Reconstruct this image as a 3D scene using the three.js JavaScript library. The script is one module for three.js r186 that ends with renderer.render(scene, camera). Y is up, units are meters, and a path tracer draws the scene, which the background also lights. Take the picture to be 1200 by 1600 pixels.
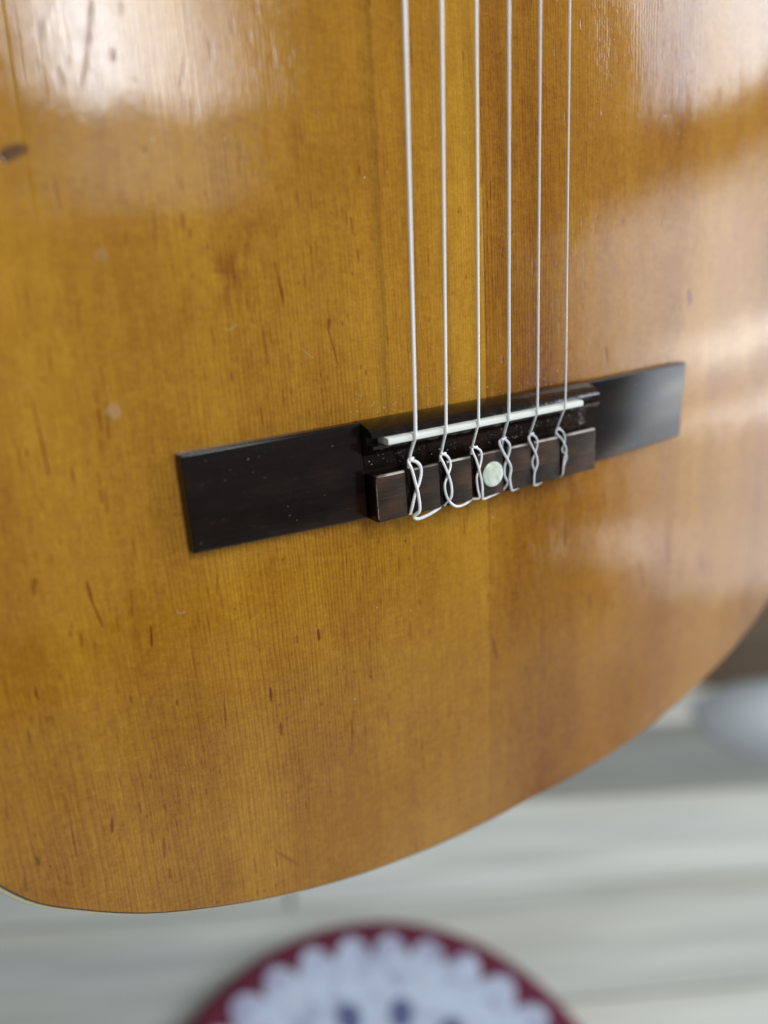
import * as THREE from 'three';
import { mergeGeometries, toCreasedNormals } from 'three/addons/utils/BufferGeometryUtils.js';
import { RectAreaLightUniformsLib } from 'three/addons/lights/RectAreaLightUniformsLib.js';
import { RoundedBoxGeometry } from 'three/addons/geometries/RoundedBoxGeometry.js';

// ------------------------------------------------------------------ camera, light, exposure
RectAreaLightUniformsLib.init();
const scene = new THREE.Scene();
const LEAN = THREE.MathUtils.degToRad(12);          // the guitar leans back
const BRIDGE_Y = 0.95;                              // bridge above the floor
const guitarFrame = new THREE.Matrix4().makeRotationX(-LEAN).setPosition(0, BRIDGE_Y, 0);
const P = (x, y, z) => new THREE.Vector3(x / 1000, y / 1000, z / 1000).applyMatrix4(guitarFrame);   // guitar millimetres to world

const camera = new THREE.PerspectiveCamera(65.42, 768 / 1024, 0.01, 30);
{
  const m = new THREE.Matrix4().set(
    0.85208851, 0.2122824, -0.47841546, -0.15170067,
    -0.07023494, 0.95216555, 0.29740178, 0.05694311,
    0.51866388, -0.21981116, 0.82623897, 0.20026615,
    0, 0, 0, 1);
  m.premultiply(guitarFrame);
  m.decompose(camera.position, camera.quaternion, camera.scale);
  camera.scale.set(1, 1, 1);
  camera.focus = 0.237;
  camera.userData.fStop = 3.5;
}
scene.background = new THREE.Color().setRGB(0.09, 0.09, 0.09);     // the pale room all round

// windows and added panels that face the guitar: direction from the soundboard (degrees), distance, size
function windowOrAddedLight(az, el, dist, w, h, r, g, b, power, from = [0, 60, 0]) {
  const A = THREE.MathUtils.degToRad(az), E = THREE.MathUtils.degToRad(el), o = P(...from);
  const d = new THREE.Vector3(Math.cos(E) * Math.sin(A), Math.sin(E), Math.cos(E) * Math.cos(A)).transformDirection(guitarFrame);
  const l = new THREE.RectAreaLight(new THREE.Color().setRGB(r, g, b), power, w, h);
  l.position.copy(o).addScaledVector(d, dist);
  scene.add(l);
  l.lookAt(o);
}
windowOrAddedLight(7, 30, 2.2, 0.20, 1.20, 0.84, 0.92, 1.0, 13, [-95, 100, 0]);
windowOrAddedLight(12.5, 29, 2.2, 0.19, 1.20, 0.92, 0.95, 1.0, 8, [-95, 100, 0]);
windowOrAddedLight(17, 29, 2.2, 0.16, 1.15, 0.98, 0.95, 0.94, 4, [-95, 100, 0]);
windowOrAddedLight(11, 9.5, 2.2, 0.60, 0.22, 0.95, 0.95, 1.0, 0.9, [-95, 100, 0]);  // added weak panel, softens the lower end of the window glare
windowOrAddedLight(65, 23, 2.4, 0.90, 1.00, 0.80, 0.90, 1.0, 3.9, [110, 110, 0]);
windowOrAddedLight(57, -3, 2.6, 1.00, 0.70, 0.80, 0.90, 1.0, 0.85, [110, 20, 0]);  // added panel for the veil and the right wing's reflection
windowOrAddedLight(66, -10, 2.5, 1.20, 1.60, 0.90, 0.95, 1.0, 1.15, [110, 20, 0]);  // added large panel, makes the pale veil on the right side
windowOrAddedLight(66, -6, 2.4, 0.70, 0.09, 1.0, 0.96, 0.86, 2.6, [120, 20, 0]);  // added strip, reflects as a pale band right of the bridge
windowOrAddedLight(66, -11.5, 2.4, 0.70, 0.08, 1.0, 0.96, 0.90, 2.0, [120, 0, 0]);  // added strip for the lower pale band
windowOrAddedLight(54, -22, 2.4, 0.28, 0.16, 1.0, 0.93, 0.90, 1.6, [90, -47, 0]);  // added small panel, reflects as the pale patch below the bridge
windowOrAddedLight(60, -33, 2.4, 0.30, 0.30, 1.0, 0.93, 0.88, 2.4, [105, -112, 0]);  // added small panel for the faint patch at lower right

const renderer = new THREE.WebGLRenderer({ antialias: true });
renderer.setSize(768, 1024);
renderer.toneMapping = THREE.LinearToneMapping;
renderer.toneMappingExposure = 2.0;
renderer.shadowMap.enabled = true;

// ------------------------------------------------------------------ noise
function rng(seed) { let a = seed >>> 0; return () => { a = (a + 0x6D2B79F5) >>> 0; let t = a; t = Math.imul(t ^ (t >>> 15), t | 1); t ^= t + Math.imul(t ^ (t >>> 7), t | 61); return ((t ^ (t >>> 14)) >>> 0) / 4294967296; }; }
const LAT = new Float32Array(65536);
{ const r = rng(11); for (let i = 0; i < 65536; i++) LAT[i] = r(); }
function vn(x, y) {                                   // value noise 0..1
  const xi = Math.floor(x), yi = Math.floor(y); let fx = x - xi, fy = y - yi;
  fx = fx * fx * (3 - 2 * fx); fy = fy * fy * (3 - 2 * fy);
  const a = (yi & 255) << 8, b = ((yi + 1) & 255) << 8, c = xi & 255, d = (xi + 1) & 255;
  const p = LAT[a | c], q = LAT[b | c];
  const t = p + (LAT[a | d] - p) * fx; return t + (q + (LAT[b | d] - q) * fx - t) * fy;
}
const fbm = (x, y) => (vn(x, y) * 0.53 + vn(x * 2.03 + 17, y * 2.03 + 5) * 0.29 + vn(x * 4.1 + 41, y * 4.1 + 13) * 0.18);
const clamp = (v, a = 0, b = 1) => (v < a ? a : v > b ? b : v);
const sstep = (a, b, v) => { const t = clamp((v - a) / (b - a)); return t * t * (3 - 2 * t); };
const toByte = (v) => { v = clamp(v); return 255 * (v < 0.0031308 ? v * 12.92 : 1.055 * Math.pow(v, 1 / 2.4) - 0.055); };
function colourMap(w, h, fn, wrap = THREE.RepeatWrapping) {
  const a = new Uint8Array(w * h * 4);
  for (let j = 0, k = 0; j < h; j++) for (let i = 0; i < w; i++, k += 4) { const c = fn(i, j); a[k] = toByte(c[0]); a[k + 1] = toByte(c[1]); a[k + 2] = toByte(c[2]); a[k + 3] = 255; }
  const t = new THREE.DataTexture(a, w, h); t.colorSpace = THREE.SRGBColorSpace; t.wrapS = t.wrapT = wrap; t.magFilter = THREE.LinearFilter; t.needsUpdate = true; return t;
}
function heightMap(w, h, src, wrap = THREE.RepeatWrapping) {
  const a = new Float32Array(w * h * 4);
  for (let i = 0; i < w * h; i++) { a[i * 4] = a[i * 4 + 1] = a[i * 4 + 2] = src[i]; a[i * 4 + 3] = 1; }
  const t = new THREE.DataTexture(a, w, h, THREE.RGBAFormat, THREE.FloatType); t.wrapS = t.wrapT = wrap; t.magFilter = THREE.LinearFilter; t.needsUpdate = true; return t;
}

// ------------------------------------------------------------------ scene helpers
const used = {};
const numbered = (n) => { used[n] = (used[n] ?? -1) + 1; return used[n] ? n + '_' + String(used[n]).padStart(3, '0') : n; };
function tag(o, label, category, group, kind) {
  if (label) o.userData.label = label;
  if (category) o.userData.category = category;
  if (group) o.userData.group = group;
  if (kind) o.userData.kind = kind;
  return o;
}
function mesh(name, geo, mat, parent = scene) {
  const m = new THREE.Mesh(geo, mat); m.name = numbered(name); m.castShadow = m.receiveShadow = true; parent.add(m); return m;
}
const mmGeo = (g) => g.scale(0.001, 0.001, 0.001);

const FS = 1.502, onFloor = (o, x, z) => { o.position.set(-0.1517 + FS * (x + 0.1517), 0, 0.184 + FS * (z - 0.184)); o.scale.setScalar(FS); };
// ------------------------------------------------------------------ floor (whitewashed boards, far below and out of focus)
const floor = new THREE.Group(); floor.name = 'floor'; tag(floor, 'whitewashed wooden floorboards, blurred far below the guitar', null, null, 'structure'); scene.add(floor);
{
  const PR = THREE.MathUtils.degToRad(-25);
  floor.rotation.y = PR; onFloor(floor, 0, 0);
  mesh('floor_base', new THREE.BoxGeometry(6, 0.04, 6).translate(0, -0.032, 0), new THREE.MeshStandardMaterial({ color: new THREE.Color().setRGB(0.10, 0.10, 0.095), roughness: 0.9 }), floor);
  const r = rng(5), mats = [];
  for (let v = 0; v < 7; v++) {
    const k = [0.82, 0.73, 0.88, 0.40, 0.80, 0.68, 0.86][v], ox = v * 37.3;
    mats.push(new THREE.MeshStandardMaterial({
      map: colourMap(512, 96, (i, j) => {
        const x = i / 512 * 1.2, y = j / 96 * 0.11;
        let s = fbm(x * 5 + ox, y * 60 + ox), f = vn(x * 14 + ox, y * 420 + 9);
        let t = k * (0.66 + 0.44 * s + 0.13 * f);
        if (v === 2) { const kn = Math.hypot((x - 0.45) / 0.03, (y - 0.055) / 0.02); t *= 1 - 0.3 * Math.exp(-kn * kn); }
        const w = vn(x * 3 + ox + 5, y * 30 + 3);
        return [t * (0.95 + 0.07 * w), t, t * (0.95 - 0.11 * w)];
      }), roughness: 0.42,
    }));
  }
  const geo = new RoundedBoxGeometry(1.196, 0.012, 0.1085, 1, 0.0016);
  for (let row = -16; row < 17; row++) for (let c = -2; c < 2; c++) {
    const b = mesh('floorboard', geo, mats[row === -4 ? 3 : Math.floor(r() * 7)], floor);  // one row of dark boards: shadow band by the cloth put into colour
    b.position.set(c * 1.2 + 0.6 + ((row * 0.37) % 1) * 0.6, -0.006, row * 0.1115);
  }
}

// ------------------------------------------------------------------ dark wooden cabinet behind, right edge
{
  const c = new THREE.Group(); c.name = numbered('wooden_cabinet'); scene.add(c);
  tag(c, 'blurred dark brown wooden cabinet standing on the floor behind the right edge of the guitar', 'cabinet');
  onFloor(c, 0.78, -0.24); c.rotation.y = THREE.MathUtils.degToRad(-22);
  const wood = new THREE.MeshStandardMaterial({ roughness: 0.5, map: colourMap(256, 256, (i, j) => { const s = fbm(i / 90, j / 7), t = 0.75 + 0.5 * s; return [0.135 * t, 0.088 * t, 0.050 * t]; }) });
  mesh('carcass', new RoundedBoxGeometry(1.1, 0.56, 0.40, 2, 0.006).translate(0, 0.34, -0.21), wood, c);
  mesh('plinth', new THREE.BoxGeometry(1.06, 0.06, 0.36).translate(0, 0.03, -0.20), wood, c);
  for (const s of [-1, 1]) { const d = mesh('door', new RoundedBoxGeometry(0.535, 0.50, 0.018, 2, 0.004).translate(s * 0.271, 0.345, 0.0), wood, c); mesh('handle', new THREE.SphereGeometry(0.012, 16, 12).translate(s * 0.05, 0.36, 0.02), wood, d); }
}
// ------------------------------------------------------------------ pale cloth standing for a bright blur on the floor by the cabinet
{
  const g = new THREE.SphereGeometry(1, 72, 40), p = g.attributes.position;
  for (let i = 0; i < p.count; i++) {
    const x = p.getX(i), z = p.getZ(i), q = Math.max(0, 1 - x * x - z * z), n = 1 + 0.2 * (fbm(x * 1.4 + 5, z * 1.4 + 9) - 0.5);
    p.setXYZ(i, x * n * 0.20, p.getY(i) < 0 ? 0 : 0.002 + 0.012 * Math.pow(q, 0.9) * (0.8 + 0.5 * fbm(x * 3 + 1, z * 5)), z * n * 0.085);
  }
  const cols = []; for (let i = 0; i < p.count; i++) { const q = sstep(0.3, 1.0, Math.hypot(p.getX(i) / 0.20, p.getZ(i) / 0.085)), w = 0.80 - 0.42 * q; cols.push(w * 0.94, w, w * 1.02); }   // white middle fading to floor grey: soft edge of the bright blur painted in
  g.setAttribute('color', new THREE.Float32BufferAttribute(cols, 3));
  g.computeVertexNormals();
  const c = mesh('folded_cloth', g, new THREE.MeshStandardMaterial({ vertexColors: true, roughness: 0.9 }));
  onFloor(c, 0.80, -0.185); c.rotation.y = -0.35;
  tag(c, 'blurred white cloth painted to fade to floor grey at its rim, lying on the floor before the brown cabinet', 'cloth');
}
// ------------------------------------------------------------------ round red cushion with a white scalloped top
{
  const c = new THREE.Group(); c.name = numbered('round_cushion'); scene.add(c); onFloor(c, 0.022, -0.044);
  tag(c, 'blurred round red cushion with white scalloped top, on the floor below the guitar', 'cushion');
  const R = 0.184, T = 0.05, pts = [[0, 0], [R - 0.02, 0], [R - 0.006, 0.006], [R, 0.02], [R - 0.001, 0.034], [R - 0.008, 0.045], [R - 0.02, T], [0, T]].map((q) => new THREE.Vector2(q[0], q[1]));
  const red = new THREE.MeshStandardMaterial({ color: new THREE.Color().setRGB(0.16, 0.018, 0.045), roughness: 0.85 });
  mesh('pad', new THREE.LatheGeometry(pts, 96), red, c);
  const N = 28, sh = new THREE.Shape();
  for (let i = 0; i <= 560; i++) { const a = i / 560 * Math.PI * 2, u = Math.abs(Math.sin(a * N / 2)), rr = R * (0.755 + 0.110 * Math.pow(u, 0.8)); i ? sh.lineTo(rr * Math.cos(a), rr * Math.sin(a)) : sh.moveTo(rr, 0); }
  const white = new THREE.MeshStandardMaterial({ roughness: 0.9, map: colourMap(256, 256, (i, j) => {
    const rr = Math.hypot(i - 128, j - 128) / 128, f = 0.84 + 0.14 * vn(i / 5, j / 5), m = clamp(0.45 * sstep(0.5, 0.75, vn(i / 7 + 40, j / 7)) + 0.5 * sstep(0.66, 0.88, rr) * vn(i / 4, j / 4 + 60));
    return [f * (0.70 - 0.32 * m), f * (0.80 - 0.45 * m), f * (0.95 - 0.40 * m)]; }) });
  const wg = new THREE.ExtrudeGeometry(sh, { depth: 0.003, bevelEnabled: false }); { const q = wg.attributes.position, u = wg.attributes.uv; for (let i = 0; i < q.count; i++) u.setXY(i, q.getX(i) / 0.36 + 0.5, q.getY(i) / 0.36 + 0.5); }
  wg.rotateX(-Math.PI / 2).translate(0, T - 0.001, 0);
  mesh('scalloped_panel', wg, white, c);
  const navy = new THREE.MeshStandardMaterial({ color: new THREE.Color().setRGB(0.13, 0.15, 0.30), roughness: 0.9 });
  const ps = new THREE.Shape(); ps.absellipse(0, 0, 0.009, 0.012, 0, Math.PI * 2);
  const pg = new THREE.ExtrudeGeometry(ps, { depth: 0.002, bevelEnabled: false, curveSegments: 14 }).rotateX(-Math.PI / 2);
  const camRight = Math.atan2(0.522, 0.852);
  for (let k = 0; k < 14; k++) { const a = -Math.PI / 2 + camRight + 0.11 + k * Math.PI * 2 / 14, m = mesh('motif', pg, navy, c); m.position.set(Math.cos(a) * R * 0.50, T + 0.0015, Math.sin(a) * R * 0.50); m.rotation.y = -a + Math.PI / 2; }
}

// ------------------------------------------------------------------ guitar
const guitar = new THREE.Group(); guitar.name = 'classical_guitar'; scene.add(guitar);
tag(guitar, 'old amber classical guitar with dark bridge, leaning above the floor', 'guitar');
guitar.position.set(0, BRIDGE_Y, 0); guitar.rotation.x = -LEAN;
const K = 0.25e-3;
const dome = (x, y) => -K * (x * x + (y - 10) * (y - 10) * 0.8);
const ripple = (x, y) => 0.26 * (fbm(x / 34 + 3, y / 40 + 8) - 0.5) * sstep(35, 60, Math.hypot(x, y * 2.4));     // old top, not quite even
const topZ = (x, y) => dome(x, y) + ripple(x, y);

// outline of the top, millimetres
const outline = (() => {
  const pts = [[-158.4, -95.2], [-150.6, -105.2], [-140, -113.2], [-121.6, -124.2], [-90.3, -136.0], [-56, -144.2], [-15.8, -148.6], [21.4, -148.6], [52, -148.2], [88, -144.8], [131.5, -134.4],
    [163, -121], [186, -103], [203, -70], [208, -25], [202, 25], [188, 75], [168, 125], [152, 170], [146, 205], [150, 245], [154, 285], [146, 318], [110, 336], [40, 341], [-40, 341], [-100, 336], [-134, 318], [-142, 285], [-138, 245], [-134, 205], [-140, 170], [-156, 125], [-174, 75], [-187, 25], [-190, -15], [-182, -55]];
  const c = new THREE.CatmullRomCurve3(pts.map((q) => new THREE.Vector3(q[0], q[1], 0)), true, 'centripetal');
  return c.getSpacedPoints(480).slice(0, 480);
})();
const NO = outline.length;
const outN = outline.map((p, i) => { const a = outline[(i + NO - 1) % NO], b = outline[(i + 1) % NO]; const l = Math.hypot(b.x - a.x, b.y - a.y); return [(b.y - a.y) / l, -(b.x - a.x) / l]; });
// texture window on the top
const TX = -178, TY = -158, TS = 380, TN = 2048;
const seamX = (y) => 4.5 + (y > 0 ? 0.027 : 0.005) * y;
const FEATURES = {
  dark: `-98.3,117.1,-100.7,108.1,.55,1|-100.7,108.1,-103.7,98.9,.4,.7|-95.6,107,-95.8,105.1,.9,.8|-78.7,106.5,-81,99.5,.5,.5|-110.1,112.6,-110.7,108.2,.6,.6|-108.1,102.6,-108.1,98.8,1,.5|-48.1,43,-48.9,40.5,.9,.6|-48.9,40.5,-46.8,30.6,.4,.6|-67.8,43.6,-67.8,33.2,.3,.9|-62.5,59.1,-61.2,49.3,.4,.7|-73.8,57.5,-74,53.5,.5,.5|-73.5,53.5,-73.7,47.1,.3,.6|-81.6,44.6,-81.5,39.7,.35,.5|-121.1,44,-121.6,37.4,.4,.5|-126.9,33.1,-126.7,25.1,.4,.5|-126.7,25.1,-126.6,13.2,.45,.7|-110.5,29.2,-111.3,20.2,.35,.7|-112.9,53.5,-113.5,46.2,.35,.4|-107.1,57.5,-107.7,50.1,.4,.4`,
  more: `-122.8,-15.6,-122.5,-21,.8,.7|-122.5,-21,-121,-28.7,.4,.8|-134.8,-11.6,-135.4,-15.8,.7,.6|-109.1,-32.2,-109.6,-37.8,.6,.9|-112.6,-20.9,-113.2,-27.2,.5,.4|-60.9,-47.5,-60.9,-50.8,.7,.9|-78.1,-61.5,-78.2,-65.8,.7,.8|-76,-74.5,-76.2,-78.5,.7,.7|-143.6,-51.7,-143.8,-56.4,.6,.5|-99.2,-43,-99.4,-51.1,.4,.3|-91.8,-57.8,-92.9,-70.4,.3,.6|-128.1,-86.8,-128.6,-91,.7,.8|-148.5,-90.6,-148.3,-93.3,.7,.7|-138.6,-84.3,-138.8,-95.2,.4,.5|-89.4,-22.3,-90,-27.9,.3,.6|-51.8,-81.2,-53.3,-95.3,.6,.4|11.8,25.9,12,23.8,.5,1.3|5.2,-71.8,6.9,-80,1.4,.5|-28.6,-54,-28.5,-61,.6,.4|-132,21.3,-132.3,15,.4,.5|-138.5,-73.7,-138.3,-84.4,.4,.4|-115.3,-99.4,-115.9,-106.2,.6,.5|-113.1,79.6,-113.2,73.4,.5,.6|-91.8,72.7,-92.8,63.9,.4,.5|-152.5,-95.2,-153,-100.5,.7,.5|-82.2,-120.2,-75.2,-129.4,.8,.4|38.1,-36.6,38.8,-44.1,1.6,.4|52,-68.2,52.9,-73.8,1.8,.4|102.3,39.1,103.6,34.4,1.8,.9|80.4,-62.9,82.9,-74.6,1.4,.35|58,24,59,17,1,.5|96,-55,98,-68,1.8,.4|120,-70,122,-80,2,.35`,
};
const fleck = new Float32Array(TN * TN);
function stroke(x1, y1, x2, y2, w, a) {
  const s = TN / TS, L = Math.hypot(x2 - x1, y2 - y1), pad = w * 2.2;
  const i0 = Math.max(0, Math.floor((Math.min(x1, x2) - pad - TX) * s)), i1 = Math.min(TN - 1, Math.ceil((Math.max(x1, x2) + pad - TX) * s));
  const j0 = Math.max(0, Math.floor((Math.min(y1, y2) - pad - TY) * s)), j1 = Math.min(TN - 1, Math.ceil((Math.max(y1, y2) + pad - TY) * s));
  for (let j = j0; j <= j1; j++) for (let i = i0; i <= i1; i++) {
    const x = i / s + TX, y = j / s + TY, t = clamp(((x - x1) * (x2 - x1) + (y - y1) * (y2 - y1)) / (L * L));
    const d = Math.hypot(x - x1 - t * (x2 - x1) + 0.12 * (vn(x * 2, y * 0.8) - 0.5), y - y1 - t * (y2 - y1)), ww = w * (0.35 + 0.65 * Math.sin(Math.PI * (0.12 + 0.76 * t))) * 0.62;
    fleck[j * TN + i] += a * Math.exp(-(d * d) / (ww * ww));
  }
}
{
  const r = rng(77);
  for (let k = 0; k < 3800; k++) {
    const x = TX + r() * TS, y = TY + r() * TS, dn = fbm(x / 26 + 50, y / 34 + 7);
    if (r() > sstep(0.24, 0.62, dn)) continue;
    const L = 0.6 + Math.pow(r(), 3) * 5.5, w = 0.24 + 0.2 * r();
    stroke(x, y, x + (r() - 0.5) * 0.08 * L, y - L, w, 0.25 + 0.7 * Math.pow(r(), 1.6));
  }
  for (const key of ['dark', 'more']) for (const f of FEATURES[key].split('|')) { const q = f.split(',').map(Number); stroke(q[0], q[1], q[2], q[3], q[4] * 1.05, q[5] * 1.25); }
}
const height = new Float32Array(TN * TN);
const topMap = colourMap(TN, TN, (i, j) => {
  const x = TX + (i + 0.5) * TS / TN, y = TY + (j + 0.5) * TS / TN, k = j * TN + i;
  const dx = x - seamX(y), right = sstep(-0.25, 0.25, dx), ad = Math.abs(dx);
  const wob = 1.6 * (vn(x * 0.03 + 9, y * 0.012) - 0.5) + 0.5 * (vn(x * 0.1, y * 0.05 + 30) - 0.5);
  const g = ad + wob, per = 0.98 + 0.0016 * ad;
  let ph = g / per + 1.4 * vn(g * 0.22, right * 7.7 + 3); ph -= Math.floor(ph);
  const late = Math.pow(ph, 3.2) * (1 - sstep(0.93, 1.0, ph));                   // dark late wood, sharp outer side
  const lateAmp = (0.16 + 0.5 * sstep(0.35, 0.75, fbm(x / 30 + 80, y / 120))) * (1 - 0.55 * sstep(-45, -110, dx)) * (0.7 + 0.45 * right);
  const band = fbm(g / 13 + (right ? 31 : 3), y / 400 + 2) - 0.5;
  const blot = fbm(x / 32 + 7, y / 38 + 19) - 0.5;
  const silk = (vn(x * 0.42 + y * 0.12, y * 0.9) - 0.5) * 0.45 + (vn(x * 0.9, y * 2.1 + 8) - 0.5) * 0.55;
  const fibre = 0.6 * vn(x * 5.2, y * 0.30) + 0.4 * vn(x * 2.4 + 9, y * 0.12) - 0.5, grit = vn(x * 3.1 + 3, y * 2.4) - 0.5;
  let t = 0.60 + 0.30 * band + 0.24 * blot + 0.20 * silk + 0.28 * fibre + 0.15 * grit - lateAmp * late * 0.85;
  t += 0.11 * sstep(-17, -7, dx) * (1 - sstep(-0.4, 0.1, dx)) * (0.2 + 0.8 * sstep(-40, 10, y));                   // bright strip left of the centre joint
  t -= (0.15 * right * (1 - sstep(22, 40, dx)) + 0.10 * Math.exp(-((dx - 27) * (dx - 27)) / 50) + 0.01 * right) * (0.12 + 0.88 * sstep(-40, 10, y));                    // darker board on the right
  t -= 0.6 * Math.exp(-dx * dx / 0.03) * 0.35;                                   // the joint itself
  // diagonal stain
  const su = ((x + 76) * 0.76 + (y - 58) * 0.65), sv = (-(x + 76) * 0.65 + (y - 58) * 0.76);
  t -= 0.30 * Math.exp(-(su * su) / 260 - (sv * sv) / 22) * sstep(0.3, 0.7, fbm(x / 3, y / 5 + 4));
  t -= 0.12 * sstep(0, -130, y);                                              // browner towards the lower edge: light falloff put into the colour
  const edge = 0.5 * fbm(x / 16 + 2, y / 16 + 60);
  t = clamp(t, -0.1, 1.1); let rr = 0.140 + 0.440 * t, gg = 0.032 + 0.226 * t + 0.062 * t * t, bb = 0.0020 + 0.018 * t + 0.010 * t * t;
  const redd = clamp(sstep(20, 60, dx) * 0.35 + 0.5 * sstep(-95, -150, y) * edge + 0.35 * sstep(-105, -150, x) * edge);
  rr *= 1 + 0.04 * redd; gg *= 1 - 0.10 * redd; bb *= 1 + 0.5 * redd;
  const f = Math.min(1, fleck[k]);
  rr *= 1 - 0.58 * f; gg *= 1 - 0.80 * f; bb *= 1 - 0.80 * f;
  // knock mark and pale worn spots
  const dn = Math.hypot(((x + 120.5) * 0.9 + (y - 85.9) * 0.35) / 3.6, (-(x + 120.5) * 0.35 + (y - 85.9) * 0.9) / 1.5) + 0.3 * (vn(x * 1.2, y * 1.6) - 0.5), dent = 1 - sstep(0.85, 1.05, dn);
  const dk = 0.45 + 0.5 * vn(x * 0.9 + 4, y * 1.2);
  rr += (0.13 * dk - rr) * dent * 0.9; gg += (0.062 * dk - gg) * dent * 0.9; bb += (0.028 * dk - bb) * dent * 0.9;
  const b1 = (1 - sstep(0.75, 1.1, Math.hypot(x + 109, y - 26.6) / 2.1 + 0.25 * (vn(x, y) - 0.5))) * 0.30 + (1 - sstep(0.6, 1.2, Math.hypot(x + 105.6, (y - 63.5) * 1.2) / 2)) * 0.18;
  rr += (0.5 - rr) * b1; gg += (0.36 - gg) * b1; bb += (0.24 - bb) * b1;
  height[k] = 0.5 - 0.32 * late * (0.35 + lateAmp) * 1.5 + 0.10 * fibre - 0.45 * f + 0.10 * (vn(x * 0.42 + 3, y * 0.2) - 0.5) + 0.05 * (vn(x * 1.2, y * 0.5 + 3) - 0.5) - 0.3 * dent - 0.25 * Math.exp(-dx * dx / 0.05);
  return [rr, gg, bb];
}, THREE.MirroredRepeatWrapping);
const topBump = heightMap(TN, TN, height, THREE.MirroredRepeatWrapping);
const soundMat = new THREE.MeshPhysicalMaterial({ map: topMap, bumpMap: topBump, bumpScale: 0.0001, roughness: 0.10, ior: 1.5 });
{
  const NR = 90, pos = [], uv = [], nor = [], idx = [], c = [0, 40];
  for (let r = 0; r <= NR; r++) { const t = Math.pow(r / NR, 0.85); for (let a = 0; a < NO; a++) {
    const x = c[0] + (outline[a].x - c[0]) * t, y = c[1] + (outline[a].y - c[1]) * t, e = 0.4;
    pos.push(x, y, topZ(x, y)); uv.push((x - TX) / TS, (y - TY) / TS);
    const nx = -(topZ(x + e, y) - topZ(x - e, y)) / (2 * e), ny = -(topZ(x, y + e) - topZ(x, y - e)) / (2 * e), l = Math.hypot(nx, ny, 1); nor.push(nx / l, ny / l, 1 / l);
  } }
  for (let r = 0; r < NR; r++) for (let a = 0; a < NO; a++) { const b = (a + 1) % NO, p = r * NO + a, q = r * NO + b, s = p + NO, u = q + NO; if (r) idx.push(p, s, q); idx.push(q, s, u); }
  const g = new THREE.BufferGeometry(); g.setAttribute('position', new THREE.Float32BufferAttribute(pos, 3)); g.setAttribute('uv', new THREE.Float32BufferAttribute(uv, 2)); g.setAttribute('normal', new THREE.Float32BufferAttribute(nor, 3)); g.setIndex(idx);
  mesh('soundboard', mmGeo(g), soundMat, guitar);
}
// rim rings swept round the outline: profile of [outwards, drop]
function ring(name, prof, mat, crease = 0.5) {
  const pos = [], uv = [], idx = [], n = prof.length;
  for (let a = 0; a < NO; a++) { const p = outline[a], z = topZ(p.x, p.y); for (let k = 0; k < n; k++) { const x = p.x + outN[a][0] * prof[k][0], y = p.y + outN[a][1] * prof[k][0]; pos.push(x, y, z + prof[k][1]); uv.push(a / NO * 14, prof[k][1] / 100); } }
  for (let a = 0; a < NO; a++) { const b = (a + 1) % NO; for (let k = 0; k < n - 1; k++) { const p = a * n + k, q = b * n + k; idx.push(p, p + 1, q, q, p + 1, q + 1); } }
  let g = new THREE.BufferGeometry(); g.setAttribute('position', new THREE.Float32BufferAttribute(pos, 3)); g.setAttribute('uv', new THREE.Float32BufferAttribute(uv, 2)); g.setIndex(idx);
  g = toCreasedNormals(g, crease);
  return mesh(name, mmGeo(g), mat, guitar);
}
const black = new THREE.MeshStandardMaterial({ color: new THREE.Color().setRGB(0.012, 0.010, 0.009), roughness: 0.35 });
const cream = new THREE.MeshStandardMaterial({ color: new THREE.Color().setRGB(0.86, 0.78, 0.48), roughness: 0.35 });
const rosewood = new THREE.MeshStandardMaterial({ roughness: 0.35, map: colourMap(512, 128, (i, j) => { const s = fbm(i / 60, j / 5), t = 0.5 + s; return [0.07 * t, 0.03 * t, 0.016 * t]; }) });
ring('purfling', [[-0.05, -0.9], [-0.05, 0.02], [0.2, -0.04], [0.85, -0.72], [0.85, -0.9]], black);
ring('binding', [[0.86, -0.95], [0.86, -0.74], [1.6, -1.4], [2.5, -2.3], [2.95, -3.0], [2.95, -3.5]], cream, 0.9);
ring('purfling', [[2.96, -3.0], [3.05, -3.4], [3.05, -4.1], [2.6, -4.1]], black);
ring('rib', [[2.7, -4.1], [2.9, -4.3], [2.9, -60], [2.5, -94]], rosewood);
{
  const sh = new THREE.Shape(outline.map((p, i) => new THREE.Vector2(p.x + outN[i][0] * 2.5, p.y + outN[i][1] * 2.5)));
  mesh('back', mmGeo(new THREE.ExtrudeGeometry(sh, { depth: 3, bevelEnabled: false }).translate(0, 0, -108)), rosewood, guitar);
}

// ------------------------------------------------------------------ bridge
const bridge = new THREE.Group(); bridge.name = 'bridge'; guitar.add(bridge);
const edgeWear = (x, y) => fbm(x / 4 + 2, y / 4 + 6);
const barkMap = (base, seed) => colourMap(1024, 512, (i, j) => {        // dark bridge wood, grain along the bridge; 100 x 50 mm
  const x = i / 1024 * 100, y = j / 512 * 50;
  const s = fbm(x / 14 + seed, y * 1.6), f = vn(x / 2.2 + seed, y * 6), p = vn(x / 5 + seed, y * 5 + 50);
  const br = sstep(0.42, 0.7, fbm(x / 20 + seed, y / 9 + 30)); let t = 0.45 + 0.7 * s + 0.7 * br + 0.35 * (f - 0.5) + 0.9 * sstep(0.80, 0.95, p);
  const dust = vn(x * 3.3, y * 3.3 + 9) > 0.965 ? 0.05 : 0;
  return [base[0] * t * (1 + 0.5 * br) + dust, base[1] * t * (1 + 0.15 * br) + dust, base[2] * t + dust];
});
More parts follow.
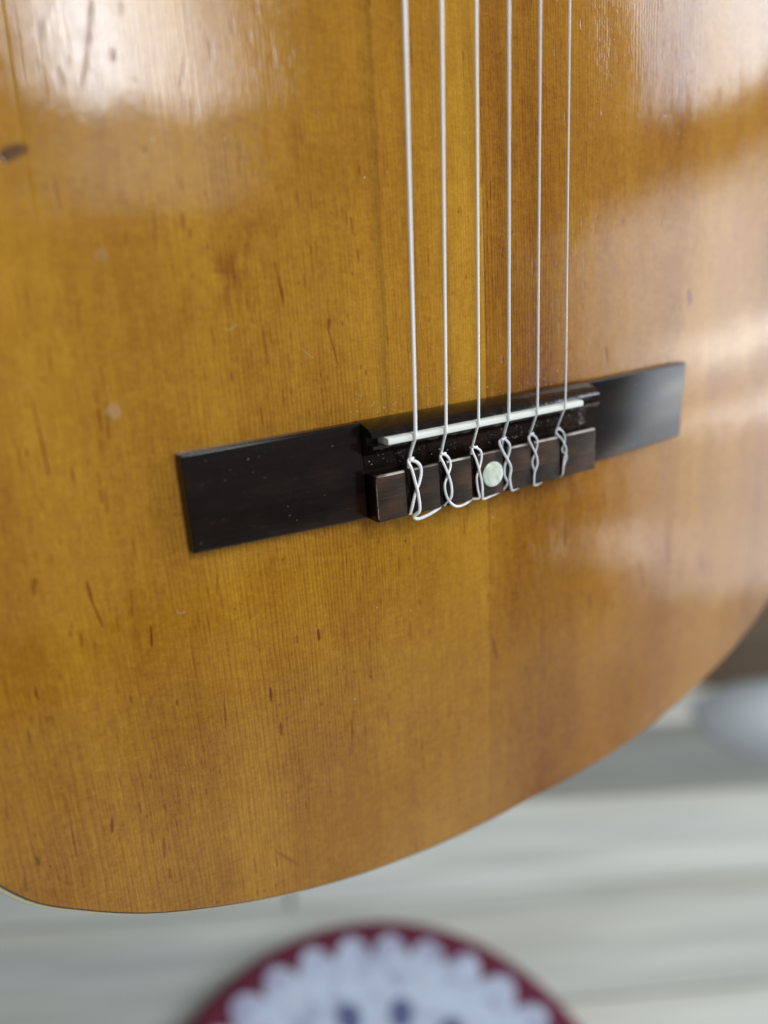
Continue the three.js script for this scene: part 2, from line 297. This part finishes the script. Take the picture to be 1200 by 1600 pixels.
const woodBump = (() => { const a = new Float32Array(512 * 512); for (let j = 0; j < 512; j++) for (let i = 0; i < 512; i++) a[j * 512 + i] = 0.6 * vn(i / 22, j / 2.2) + 0.4 * vn(i / 5, j / 5 + 70); return heightMap(512, 512, a); })();
const ebony = new THREE.MeshPhysicalMaterial({ map: barkMap([0.0065, 0.0036, 0.0026], 3), bumpMap: woodBump, bumpScale: 0.000012, roughness: 0.20 });
const tieWood = new THREE.MeshPhysicalMaterial({ map: barkMap([0.026, 0.0145, 0.0075], 21), bumpMap: woodBump, bumpScale: 0.00004, roughness: 0.55, specularIntensity: 0.6 });
const lobeWood = new THREE.MeshPhysicalMaterial({ map: barkMap([0.011, 0.0068, 0.0045], 41), bumpMap: woodBump, bumpScale: 0.00004, roughness: 0.13 });
const wornWood = new THREE.MeshStandardMaterial({ color: new THREE.Color().setRGB(0.62, 0.54, 0.46), roughness: 0.6, map: colourMap(256, 256, (i, j) => { const t = sstep(0.28, 0.62, fbm(i / 18, j / 9)); return [0.12 + 0.88 * t, 0.10 + 0.9 * t, 0.09 + 0.91 * t]; }) });
function seat(g) {                                      // bend a bridge piece to the dome, uv over its face, then to metres
  const p = g.attributes.position, u = g.attributes.uv;
  for (let i = 0; i < p.count; i++) { if (u) u.setXY(i, p.getX(i) / 100, (p.getY(i) + p.getZ(i)) / 50); p.setZ(i, p.getZ(i) + dome(p.getX(i), 0)); }
  const nn = g.attributes.normal;
  if (nn) for (let i = 0; i < p.count; i++) { const nx = nn.getX(i) + 2 * K * p.getX(i) * nn.getZ(i), l = Math.hypot(nx, nn.getY(i), nn.getZ(i)); nn.setXYZ(i, nx / l, nn.getY(i) / l, nn.getZ(i) / l); }
  return mmGeo(g);
}
function plate(corners, z0, z1, bev, seg = 3) {          // a bevelled slab with the given outline
  const s = new THREE.Shape(corners.map((q) => new THREE.Vector2(q[0], q[1])));
  const g = new THREE.ExtrudeGeometry(s, { depth: z1 - z0 - bev, bevelEnabled: true, bevelThickness: bev, bevelSize: bev, bevelOffset: -bev, bevelSegments: seg });
  const p = g.attributes.position; for (let i = 0; i < p.count; i++) p.setZ(i, Math.max(0, p.getZ(i)) + z0);      // no bevel underneath
  return toCreasedNormals(g, 0.7);
}
function sweepX(prof, x0, x1, n = 24, wear = 0) {         // a closed (y, z) profile along x, with caps
  const pos = [], idx = [], m = prof.length, uv = [];
  for (let i = 0; i <= n; i++) { const x = x0 + (x1 - x0) * i / n; for (const q of prof) { const w = wear * (vn(x * 0.6 + 8, q[0] * 0.8 + q[1]) - 0.5); pos.push(x, q[0] + w * 0.5, q[1] + (q[1] > 1 ? w : 0)); uv.push(0, 0); } }
  for (let i = 0; i < n; i++) for (let k = 0; k < m; k++) { const l = (k + 1) % m, a = i * m + k, b = i * m + l; idx.push(a, a + m, b, b, a + m, b + m); }
  const tri = THREE.ShapeUtils.triangulateShape(prof.map((q) => new THREE.Vector2(q[0], q[1])), []);
  for (const t of tri) { idx.push(t[0], t[1], t[2]); idx.push(n * m + t[2], n * m + t[1], n * m + t[0]); }
  const g = new THREE.BufferGeometry(); g.setAttribute('position', new THREE.Float32BufferAttribute(pos, 3)); g.setAttribute('uv', new THREE.Float32BufferAttribute(uv, 2)); g.setIndex(idx);
  return g;
}
mesh('wing', seat(plate([[-95.6, -13.3], [-43, -14.9], [-43, 13.9], [-95.6, 13.7]], -0.2, 3.8, 0.7)), ebony, bridge);
mesh('wing', seat(plate([[42, -15.2], [95.5, -13.6], [97.8, 13.9], [42, 13.6]], -0.2, 3.8, 0.7)), ebony, bridge);
// saddle block: rounded lobe with the saddle slot, then the valley floor
const lobe = [[14.0, -0.2], [14.0, 2.2], [13.7, 4.4], [13.1, 6.6], [12.4, 8.3], [11.6, 9.4], [10.3, 10.1], [10.25, 6.4], [7.95, 6.4], [7.9, 10.2], [7.0, 10.0], [6.2, 9.2], [5.6, 7.9], [5.1, 6.0], [4.8, 4.6], [4.2, 4.0], [-0.4, 3.8], [-1.2, 3.6], [-1.2, -0.2]];
mesh('saddle_block', seat(toCreasedNormals(sweepX(lobe.slice().reverse(), -43.3, 44.8, 90, 0.07), 0.55)), lobeWood, bridge);
// tie block: body with a raised pad between the string grooves
const GROOVES = [-31.4, -19.6, -7.7, 4.2, 15.6, 28.0], GW = [2.8, 2.6, 2.4, 1.5, 1.2, 1.0];
{
  const parts = [sweepX([[-15.0, -0.2], [-1.25, -0.2], [-1.15, 7.3], [-1.7, 7.9], [-14.6, 7.9], [-15.1, 7.4]], -42.6, 43.8, 60)];
  const tie = mesh('tie_block', seat(toCreasedNormals(parts[0], 0.5)), ebony, bridge);  // body darker than the pads: shade in the string grooves put into colour
  let x0 = -42.6;
  for (let k = 0; k <= 6; k++) {
    const x1 = k < 6 ? GROOVES[k] - GW[k] / 2 : 43.8;
    const ya = -1.1 - 0.010 * (k - 3), yb = -15.1 - 0.05 * (k - 3);
    mesh('tie_pad', seat(plate([[x0, yb], [x1, yb], [x1, ya], [x0, ya]], 7.7, 9.25, 0.4, 2)), tieWood, bridge);
    // worn pale edge along the pad's upper side
    const w = sweepX([[ya - 0.50, 9.18], [ya - 0.46, 9.31], [ya - 0.10, 9.24], [ya + 0.07, 8.9], [ya + 0.06, 8.62], [ya - 0.02, 8.6]].reverse(), x0 + 0.35, x1 - 0.35, 14, 0.10);
    mesh('worn_edge', seat(toCreasedNormals(w, 0.9)), wornWood, bridge);
    x0 = k < 6 ? GROOVES[k] + GW[k] / 2 : 0;
  }
  // worn ends of the block
  for (const [x, s] of [[-42.6, 1], [43.8, -1]]) { const g = new THREE.BoxGeometry(0.2, 11.6, 0.24, 1, 12, 1).translate(x + s * 0.10, -8.1, 8.95); mesh('worn_edge', seat(g), wornWood, bridge); }
}
// saddle
const bone = new THREE.MeshPhysicalMaterial({ color: new THREE.Color().setRGB(0.80, 0.82, 0.76), roughness: 0.35 });
mesh('saddle', seat(toCreasedNormals(sweepX([[8.05, 6.5], [10.05, 6.5], [10.05, 11.9], [9.8, 12.35], [9.5, 12.5], [8.7, 12.5], [8.25, 12.35], [8.05, 12.0]].reverse(), -39.6, 34.8, 40), 0.7)), bone, bridge);
// pearl dot
{
  const pts = [[0, 0.95], [1.8, 0.90], [3.2, 0.74], [3.85, 0.52], [4.05, 0.2], [4.05, -0.4], [0, -0.4]].map((q) => new THREE.Vector2(q[0], q[1]));
  const g = new THREE.LatheGeometry(pts.reverse(), 56).rotateX(Math.PI / 2), p = g.attributes.position, u = g.attributes.uv;
  for (let i = 0; i < p.count; i++) u.setXY(i, p.getX(i) / 9 + 0.5, p.getY(i) / 9 + 0.5);
  g.translate(-0.95, -8.3, 9.25);
  const pearl = new THREE.MeshPhysicalMaterial({ roughness: 0.22, iridescence: 0.5, iridescenceIOR: 1.4, map: colourMap(256, 256, (i, j) => { const s = fbm(i / 46 + j / 160, j / 70 + 3), q = sstep(0.35, 0.7, s), w = vn(i / 30 + 60, j / 20); return [0.56 + 0.20 * q, 0.62 + 0.16 * q, 0.54 + 0.20 * q - 0.10 * w]; }) });
  mesh('inlay_dot', mmGeo(g), pearl, bridge);
  mesh('dot_shadow_ring', mmGeo(new THREE.TorusGeometry(4.12, 0.16, 10, 56).translate(-0.95, -8.3, 9.3)), black, bridge);  // black ring standing in for the shadow round the dot
}

// ------------------------------------------------------------------ strings
const wound = new THREE.MeshPhysicalMaterial({ color: new THREE.Color().setRGB(0.95, 0.95, 0.93), metalness: 0.12, roughness: 0.28 });
const nylon = new THREE.MeshPhysicalMaterial({ color: new THREE.Color().setRGB(0.96, 0.98, 1.0), transmission: 0.3, thickness: 0.001, ior: 1.5, roughness: 0.16 });
function tube(points, r, pitch = 0, ridge = 0, step = 0.5, radial = 12) {
  const c = new THREE.CatmullRomCurve3(points.map((q) => new THREE.Vector3(q[0], q[1], q[2])), false, 'centripetal'), L = c.getLength(), n = Math.max(8, Math.round(L / (pitch ? pitch / 5 : step)));
  const g = new THREE.TubeGeometry(c, n, r, radial), p = g.attributes.position, nn = g.attributes.normal;
  if (pitch) { for (let i = 0; i < p.count; i++) { const s = Math.floor(i / (radial + 1)) / n * L, a = (i % (radial + 1)) / radial, d = ridge * (Math.abs(Math.sin(Math.PI * (s / pitch + a))) - 0.6); p.setXYZ(i, p.getX(i) + nn.getX(i) * d, p.getY(i) + nn.getY(i) * d, p.getZ(i) + nn.getZ(i) * d); } g.computeVertexNormals(); }
  const ends = [];
  for (const q of [points[0], points[points.length - 1]]) ends.push(new THREE.SphereGeometry(r * 0.97, 10, 8).translate(q[0], q[1], q[2]));
  return mergeGeometries([g, ...ends]);
}
const parse = (s) => s.split('|').map((q) => q.split(',').map(Number));
// saddle point, hole, top of frame; strand over (A), strand under (B): millimetres on the tie block
const STR = [
  { name: 'bass', r: 0.55, top: -27.0, x: -31.0, y: 9.5, hole: '-30.2,2.6', A: '-30.0,2.2|-31.6,1.7|-31.2,-.7|-30.3,-4.6|-29.4,-9|-29.4,-14|-30.2,-16.1|-29.2,-16.9|-26.1,-16.7|-22.9,-15.9|-20.4,-15.3', B: '-31.2,1.9|-29.4,1.1|-27.7,-.5|-27.4,-2.4|-28.3,-5.6|-29.6,-8|-30.8,-11.1|-31,-15' },
  { name: 'bass', r: 0.47, top: -15.9, x: -20.4, y: 9.4, hole: '-18.9,2.4', A: '-18.5,1.6|-20.3,1.1|-19.7,-1.4|-18.1,-5.6|-17.4,-8.4|-17.6,-12|-18.4,-15', B: '-20.2,1.9|-18.8,1.2|-17.2,-.4|-16.8,-2.5|-17.9,-5.3|-19.2,-8.1|-18.7,-11.8|-16.8,-14.8|-13.6,-16.3|-10.7,-15.9|-8.5,-15.4' },
  { name: 'bass', r: 0.42, top: -4.9, x: -8.5, y: 9.8, hole: '-7.3,2.2', A: '-6.7,1.5|-8.5,1.2|-7.6,-2.5|-6.4,-6.9|-5.7,-10.8|-5.7,-13.9|-4.3,-15.9|-1.6,-15.7|1,-15.3|3.2,-15.2', B: '-8.3,1.8|-7,1.2|-5.2,-.3|-5,-2|-5.9,-5.2|-7.1,-8.1|-6.9,-11.8|-6.5,-14.9|-8.2,-15.3' },
  { name: 'treble', r: 0.48, top: 5.9, x: 3.0, y: 9.7, hole: '4.7,2.6', A: '4.5,2.4|2.1,1.6|3,-2|4.7,-4.8|5.8,-7.5|5.2,-10.8|5.8,-14.4|7.6,-15.6|10.5,-15.5', B: '2.6,2.2|3.8,2.1|5.6,.2|6.1,-1.9|5.3,-3.9|4,-6.5|3.8,-9.6|4.9,-12.3|3.9,-15.2' },
  { name: 'treble', r: 0.39, top: 17.0, x: 14.6, y: 9.7, hole: '16,2.3', A: '16,1.9|14,1|14.9,-2.2|16.7,-5.7|17,-8.4|15.8,-10.7|15.4,-14.6|17.4,-15.9|20.5,-15.7', B: '14.3,1.8|14.9,1.7|16.8,.4|17.7,-1.8|16.7,-4.8|15.4,-7.4|16.2,-10.8|17.3,-14.6' },
  { name: 'treble', r: 0.33, top: 27.9, x: 26.5, y: 9.7, hole: '27.6,2.1', A: '27.5,1.7|25.8,.6|28,-2.3|29.8,-6.2|28.8,-9|28,-14|28.6,-15.6', B: '25.9,1.5|27.2,1.3|29.3,-.4|29.8,-3|28.5,-6|30.6,-8.3|29.3,-11.4|29.9,-14.6' },
];
const ORD = ['sixth string, the thickest wound silver one at the left', 'second wound silver string from the left', 'third wound silver string, just left of the pearl dot', 'thickest clear nylon string, just right of the pearl dot', 'second clear nylon string from the right', 'thinnest clear nylon string at the right'];
STR.forEach((s, i) => {
  const metal = s.name === 'bass', mat = metal ? wound : nylon, z = (x, q) => q + dome(x, 0);
  const hole = s.hole.split(',').map(Number);
  const slope = (s.top - s.x) / (119 - s.y), at = (y) => [s.x + slope * (y - s.y), y, z(s.x, 12.6 + s.r) + (y - s.y) * 0.005];
  const main = [at(320), at(200), at(120), at(60), at(20), [s.x + slope * 1.5, s.y + 1.6, z(s.x, 12.55 + s.r)], [s.x, s.y - 0.2, z(s.x, 12.5 + s.r)], [s.x + (hole[0] - s.x) * 0.22, s.y - 1.7, z(s.x, 11.9)], [s.x + (hole[0] - s.x) * 0.8, hole[1] + 1.8, z(s.x, 9.2)], [hole[0], hole[1] + 0.2, z(s.x, 8.2)], [hole[0] + 0.1, hole[1] - 2.0, z(s.x, 7.2)], [hole[0] + 0.1, -2.2, z(s.x, 6.8)]];
  const st = mesh('string', mmGeo(tube(main, s.r, 0, 0, 0.6)), mat, guitar);
  st.userData.label = ORD[i];
  const lift = (pts, over) => pts.map((q, k) => { const last = pts.length - 1, y = q[1];
    let h = 9.25 + s.r * (over ? 1.75 : 0.75) - (over ? 0 : 0.35); if (y > 0) h = 9.0 + s.r * (over ? 0.7 : 1.6); if (y < -15.1) h = 8.3; if (k === last && y < -14) h = 7.6; return [q[0], y, z(q[0], h)]; });
  const pitch = metal ? [0.46, 0.34, 0.30][i] : 0, ridge = metal ? [0.22, 0.06, 0.05][i] : 0;
  const g = mergeGeometries([tube(lift(parse(s.A), true), s.r * 0.86, i === 0 ? 0 : pitch, ridge, 0.22), tube(lift(parse(s.B), false), s.r * 0.86, pitch, ridge, 0.22)]);
  mesh('tie_knot', mmGeo(g), mat, st);
  if (i === 0) mesh('winding', mmGeo(tube(lift(parse(s.A), true).slice(5), s.r * 0.9, 0.5, 0.26, 0.2)), mat, st);
});

// ------------------------------------------------------------------ dust and lint on the top and bridge
{
  const r = rng(99), gs = [], put = (x, y, z, s) => { const g = new THREE.IcosahedronGeometry(s, 0); g.scale(0.6 + r() * 0.9, 0.6 + r() * 0.9, 0.5).rotateZ(r() * 6.3).translate(x, y, z + s * 0.3); gs.push(g); };
  for (let k = 0; k < 260; k++) { const x = -150 + r() * 300, y = -145 + r() * 275; if (Math.abs(y) < 17 && Math.abs(x) < 99) continue; put(x, y, topZ(x, y), 0.05 + 0.13 * Math.pow(r(), 3)); }
  for (let k = 0; k < 90; k++) { const x = -45 + r() * 90, y = 14.4 + Math.pow(r(), 2) * 8; put(x, y, topZ(x, y), 0.05 + 0.14 * Math.pow(r(), 2)); }
  for (let k = 0; k < 70; k++) { const x = -94 + r() * 180, y = -12 + r() * 24; if (Math.abs(x) < 44) continue; put(x, y, 3.8 + dome(x, 0), 0.04 + 0.06 * r()); }
  for (let k = 0; k < 120; k++) { const x = -42 + r() * 85, y = 4.2 - r() * 4.2; put(x, y, 4.0 + dome(x, 0), 0.06 + 0.16 * Math.pow(r(), 2)); }
  for (let k = 0; k < 60; k++) { const x = -42 + r() * 85, y = 7.4 - r() * 1.2; put(x, y, 8.6 + dome(x, 0), 0.05 + 0.12 * Math.pow(r(), 2)); }
  for (let k = 0; k < 60; k++) { const x = -42 + r() * 85, y = 10.8 + r() * 1.2; put(x, y, 8.4 + dome(x, 0), 0.05 + 0.1 * r()); }
  const d = mesh('dust_specks', mmGeo(mergeGeometries(gs)), new THREE.MeshStandardMaterial({ color: new THREE.Color().setRGB(0.72, 0.66, 0.52), roughness: 0.9 }));
  d.applyMatrix4(guitarFrame); tag(d, 'tiny pale dust specks scattered over the guitar top and bridge', 'dust', null, 'stuff');
  const hs = [];
  for (const [x, y, l, a, b] of [[-78, 43.6, 3.2, -0.1, 0.8], [-57, 36.5, 4.2, -1.0, 0.35], [-101.5, -29, 2.6, -1.2, 1.2], [-42, 22, 2.2, -0.7, 0.3], [-37.5, 17.5, 2, 0.4, 0.6]]) {
    const q = []; for (let t = 0; t <= 6; t++) { const u = t / 6, an = a + b * (u - 0.5); const px = x + l * u * Math.cos(an), py = y + l * u * Math.sin(an); q.push([px, py, topZ(px, py) + 0.06]); }
    hs.push(tube(q, 0.038, 0, 0, 0.3, 5));
  }
  const h = mesh('lint_fibres', mmGeo(mergeGeometries(hs)), new THREE.MeshStandardMaterial({ color: new THREE.Color().setRGB(0.8, 0.72, 0.52), roughness: 0.8 }));
  h.applyMatrix4(guitarFrame); tag(h, 'fine curled lint fibres lying on the amber guitar top', 'lint', null, 'stuff');
}
renderer.render(scene, camera);
